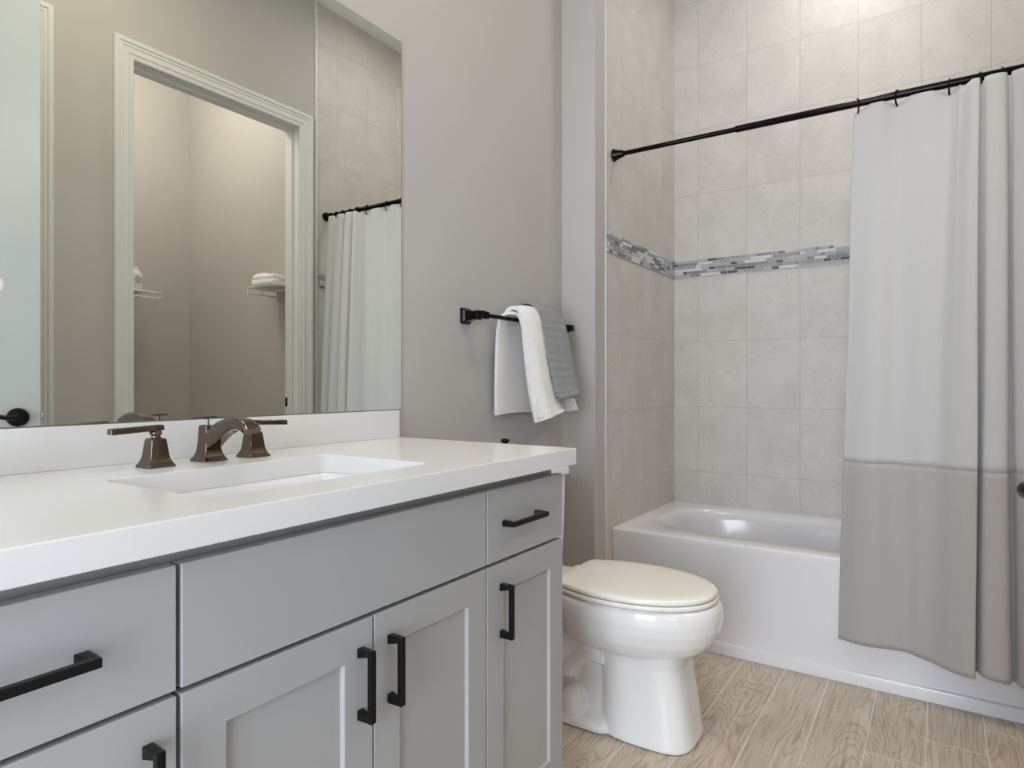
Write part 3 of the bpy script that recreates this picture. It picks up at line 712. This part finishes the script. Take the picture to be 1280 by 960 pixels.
def towel(name, prof, y0f, y1f, ny, mat, thick, wob, t_):
    """prof: points (x,z) from back bottom over the bar to front bottom; y extents are functions of s"""
    P = catmull([(a, 0, b_) for a, b_ in prof], 70)
    bm = bmesh.new(); rows = []
    for j in range(len(P)):
        s = j/(len(P)-1); row = []
        for i in range(ny+1):
            u = i/ny; y = y0f(s)+(y1f(s)-y0f(s))*u
            dx, dz = wob(s, u)
            row.append(bm.verts.new((P[j].x+dx, y, P[j].z+dz)))
        rows.append(row)
    for a, b_ in zip(rows, rows[1:]):
        for i in range(ny): bm.faces.new((a[i], a[i+1], b_[i+1], b_[i]))
    o = obj(name, local(bm, t_.location) if t_ else bm, mat, t_, smooth=True)
    md = o.modifiers.new('thick', 'SOLIDIFY'); md.thickness = thick; md.offset = 0
    md = o.modifiers.new('b', 'BEVEL'); md.width = thick*.45; md.segments = 3; md.limit_method = 'ANGLE'; md.angle_limit = math.radians(50)
    return o
sm = lambda a, b_, x: max(0, min(1, (x-a)/(b_-a)))**2*(3-2*max(0, min(1, (x-a)/(b_-a))))
wt = thing('bath_towel', (BX, 2.02, .91), 'thick white terry towel folded over the black towel bar', 'towel')
wp = [(-1.266, .922), (-1.266, 1.0), (-1.264, 1.10), (-1.260, 1.19), (-1.252, 1.245), (-1.240, 1.268), (-1.220, 1.274), (-1.202, 1.262), (-1.190, 1.225), (-1.182, 1.16), (-1.172, 1.08), (-1.160, 1.0), (-1.150, .94), (-1.147, .925)]
def wwob(s, u):
    f = sm(.55, 1, s)
    dx = .014*math.sin(u*7.5+.8)*f + .005*math.sin(u*19)*f
    dz = -.010*f*math.cos(u*6) + (.006*math.sin(u*5) if s < .1 else 0)
    dx -= .040*f*sm(.60, .8, u)           # right part lies back against the wall
    dz += .012*f*sm(.75, 1.0, u)
    back = 1-sm(.3, .45, s)
    dx += back*(.004*math.sin(u*9)+.003*math.sin(u*17+1))
    return dx, dz
towel('hanging_cloth', wp, lambda s: 1.800+.055*sm(.30, .55, s)+.015*sm(.6, 1, s), lambda s: 2.235-.135*sm(.3, .48, s)+.135*sm(.60, 1, s), 44, M['terry'], .011, wwob, wt)
# the outer layer of the towel, rolled forward on its left side, with a turned hem
fp = [(-1.252, 1.262), (-1.244, 1.286), (-1.224, 1.297), (-1.200, 1.292), (-1.182, 1.262), (-1.172, 1.20), (-1.162, 1.12), (-1.150, 1.03), (-1.138, .965), (-1.128, .925), (-1.124, .912)]
def fwob(s, u):
    f = sm(.35, 1, s)
    dx = .014*math.sin(u*3.1) - .030*(1-sm(0, .35, u))*f + .006*math.sin(u*7+1)*f
    dz = .030*f*(u-.30)*sm(.8, 1, s) - .006*(1-sm(0, .3, u))
    return dx, dz
ff = towel('outer_fold', fp, lambda s: 1.838+.035*sm(.45, 1, s), lambda s: 1.985+.03*sm(.5, 1, s), 30, M['terry'], .013, fwob, wt)
gt = thing('hand_towel', (BX, 2.05, .99), 'grey ribbed hand towel laid over the white towel on the bar', 'towel')
gp = [(-1.277, 1.13), (-1.277, 1.20), (-1.274, 1.27), (-1.262, 1.302), (-1.232, 1.317), (-1.200, 1.313), (-1.176, 1.292), (-1.160, 1.245), (-1.146, 1.17), (-1.132, 1.09), (-1.118, 1.02), (-1.112, .988)]
def gwob(s, u):
    f = sm(.5, 1, s)
    dx = .006*math.sin(u*4)*f - .018*f*sm(.7, 1, u); dz = .012*(u-.5)*f
    dz -= .02*math.exp(-((s-.5)/.18)**2)*sm(.6, 1, u)
    dx -= .005*f*math.exp(-((u-.34)/.04)**2)    # crease beside the folded edge
    return dx, dz
towel('folded_cloth', gp, lambda s: 1.925+.035*sm(.55, 1, s), lambda s: 2.105+.06*sm(.45, 1, s), 40, M['greytowel'], .007, gwob, gt)
gp2 = [(p[0]-.012 if i > 3 else p[0]+.001, p[1]-.008) for i, p in enumerate(gp)][4:]
towel('inner_layer', gp2, lambda s: 1.935+.035*sm(.15, 1, s), lambda s: 2.095+.06*sm(.1, 1, s), 20, M['greytowel'], .007, lambda s, u: (gwob(.4+.6*s, u)[0], gwob(.4+.6*s, u)[1]), gt)
towel('end_hem', [(-1.116, 1.003), (-1.106, .996), (-1.104, .988), (-1.110, .980), (-1.118, .984)], lambda s: 1.962, lambda s: 2.163, 30, M['greytowel'], .003, lambda s, u: gwob(.98, u), gt)

# ------------------------------------------------------------------ closet: wire shelves and what lies on them
def wire_shelf(x0, x1, y0, y1, z, label, lipside):
    t = thing('wire_shelf', ((x0+x1)/2, (y0+y1)/2, z), label, 'shelf'); L = lambda bm: local(bm, t.location)
    bm = bmesh.new(); n = int((y1-y0)/.026)
    for i in range(n+1):
        y = y0+(y1-y0)*i/n; tube(bm, [(x0, y, z), (x1, y, z)], .0022, 6)
    for x in (x0+.004, (x0+x1)/2, x1-.004): tube(bm, [(x, y0, z-.003), (x, y1, z-.003)], .0028, 6)
    obj('deck', L(bm), M['wire'], t)
    xl = x1-.002 if lipside > 0 else x0+.002
    bm = bmesh.new(); tube(bm, [(xl, y0, z-.034), (xl, y1, z-.034)], .0045, 8); tube(bm, [(xl, y0, z), (xl, y1, z)], .0045, 8)
    k = max(2, int((y1-y0)/.15))
    for i in range(k+1): y = y0+(y1-y0)*i/k; tube(bm, [(xl, y, z), (xl, y, z-.034)], .0022, 6)
    obj('front_lip', L(bm), M['wire'], t)
    return t, L
t, L = wire_shelf(XC-.31, XC-.003, 1.24, 2.135, 1.60, 'white wire shelf on the closet back wall, left in the mirrored doorway', -1)
bm = bmesh.new(); tube(bm, [(XC-.305, 2.12, 1.57), (XC-.004, 2.12, 1.20)], .004, 8); obj('brace', L(bm), M['wire'], t)
t, L = wire_shelf(XO+WT+.003, XO+WT+.36, 1.24+1.06, YC-.003, 1.60, 'white wire shelf behind the closet door wall, right in the mirrored doorway', 1)
bm = bmesh.new(); bt_ = [(0.0, .0), (.04, .0)]
c0 = thing('storage_canister', (XC-.20, 2.035, 1.604), 'white upright canister with grey oval on the closet wire shelf', 'canister')
bm = bmesh.new(); loft(bm, [rrect(-.04, .04, -.035, .035, .02, z_, 6) for z_ in (0, .10)] + [rrect(-.03, .03, -.028, .028, .02, .125, 6), rrect(-.018, .018, -.018, .018, .012, .135, 6), rrect(-.018, .018, -.018, .018, .012, .155, 6)])
obj('body', bm, M['trim'], c0, bevel=.003)
bm = bmesh.new(); lathe(bm, [(.02, -.0405), (.02, -.0425), (.012, -.043)], 'X', 20, (0, 0, .075)); obj('badge', bm, M['g2'], c0)
bm = bmesh.new()
loft(bm, [[(p[0], p[1], z_+.014*math.sin(p[0]*30+p[1]*16)*(1 if z_ > .01 else 0)) for p in rrect(-.11+i_, .11-i_, -.085+i_, .085-i_, .03, 0, 5)] for i_, z_ in ((.004, .001), (0, .01), (0, .022), (.006, .028), (.0, .034), (.006, .05), (.02, .062), (.05, .075))])
o = obj('folded_towel', bm, M['terry'], smooth=True); o.location = (.72, 2.395, 1.605); tag(o, 'crumpled white towel lying on the right closet shelf in the mirror', 'towel')

# ------------------------------------------------------------------ orchid at the left end of the counter (only its petals reach into the frame)
oc = thing('potted_orchid', (-1.13, .250, .8802), 'white orchid with olive leaf, its petals just entering the left edge over the countertop', 'plant')
bm = bmesh.new(); lathe(bm, [(.030, 0), (.036, .01), (.042, .07), (.044, .085), (.040, .086), (.038, .07)], 'Z', 28); obj('pot', bm, M['pot'], oc, smooth=True)
bm = bmesh.new(); tube(bm, catmull([(0, 0, .07), (.005, .01, .16), (.01, .03, .25), (.02, .065, .30), (.026, .087, .292)], 16), .0022, 8); obj('stem', bm, M['leaf'], oc, smooth=True)
def blade(pts, w_, name, mat, th=.002):
    bm = bmesh.new(); P = catmull(pts, 12); rings = []
    for i, p in enumerate(P):
        s = i/11; ww = w_*math.sin(math.pi*(.08+.9*s))**.7
        tt = (P[min(i+1, 11)]-P[max(i-1, 0)]).normalized(); sd = tt.cross(Vector((0, 0, 1)));
        sd = sd.normalized() if sd.length > .05 else Vector((1, 0, 0)); up = sd.cross(tt)
        rings.append([tuple(p+sd*ww+up*.003), tuple(p-up*th), tuple(p-sd*ww+up*.003), tuple(p+up*th)])
    loft(bm, rings); return obj(name, bm, mat, oc, smooth=True)
blade([(0, 0, .075), (.02, .04, .12), (.028, .07, .16), (.033, .096, .195), (.034, .1015, .215)], .012, 'leaf', M['leaf'])
blade([(0, 0, .075), (-.03, -.04, .11), (-.04, -.09, .10)], .018, 'leaf', M['leaf'])
blade([(0, 0, .075), (.05, -.03, .12), (.10, -.06, .11)], .018, 'leaf', M['leaf'])
for cxp in ((.024, .088, .286), (.012, .045, .295), (.004, .02, .26)):
    bm = bmesh.new()
    for k in range(5):
        a = math.radians(90+72*k); c = Vector(cxp)+Vector((0, math.cos(a), math.sin(a)))*.013
        vs = bmesh.ops.create_uvsphere(bm, u_segments=12, v_segments=8, radius=1)['verts']
        for v in vs: v.co = Vector((v.co.x*.003, v.co.y*.0115, v.co.z*.0115)) + c
    obj('flower', bm, M['petal'], oc, smooth=True)
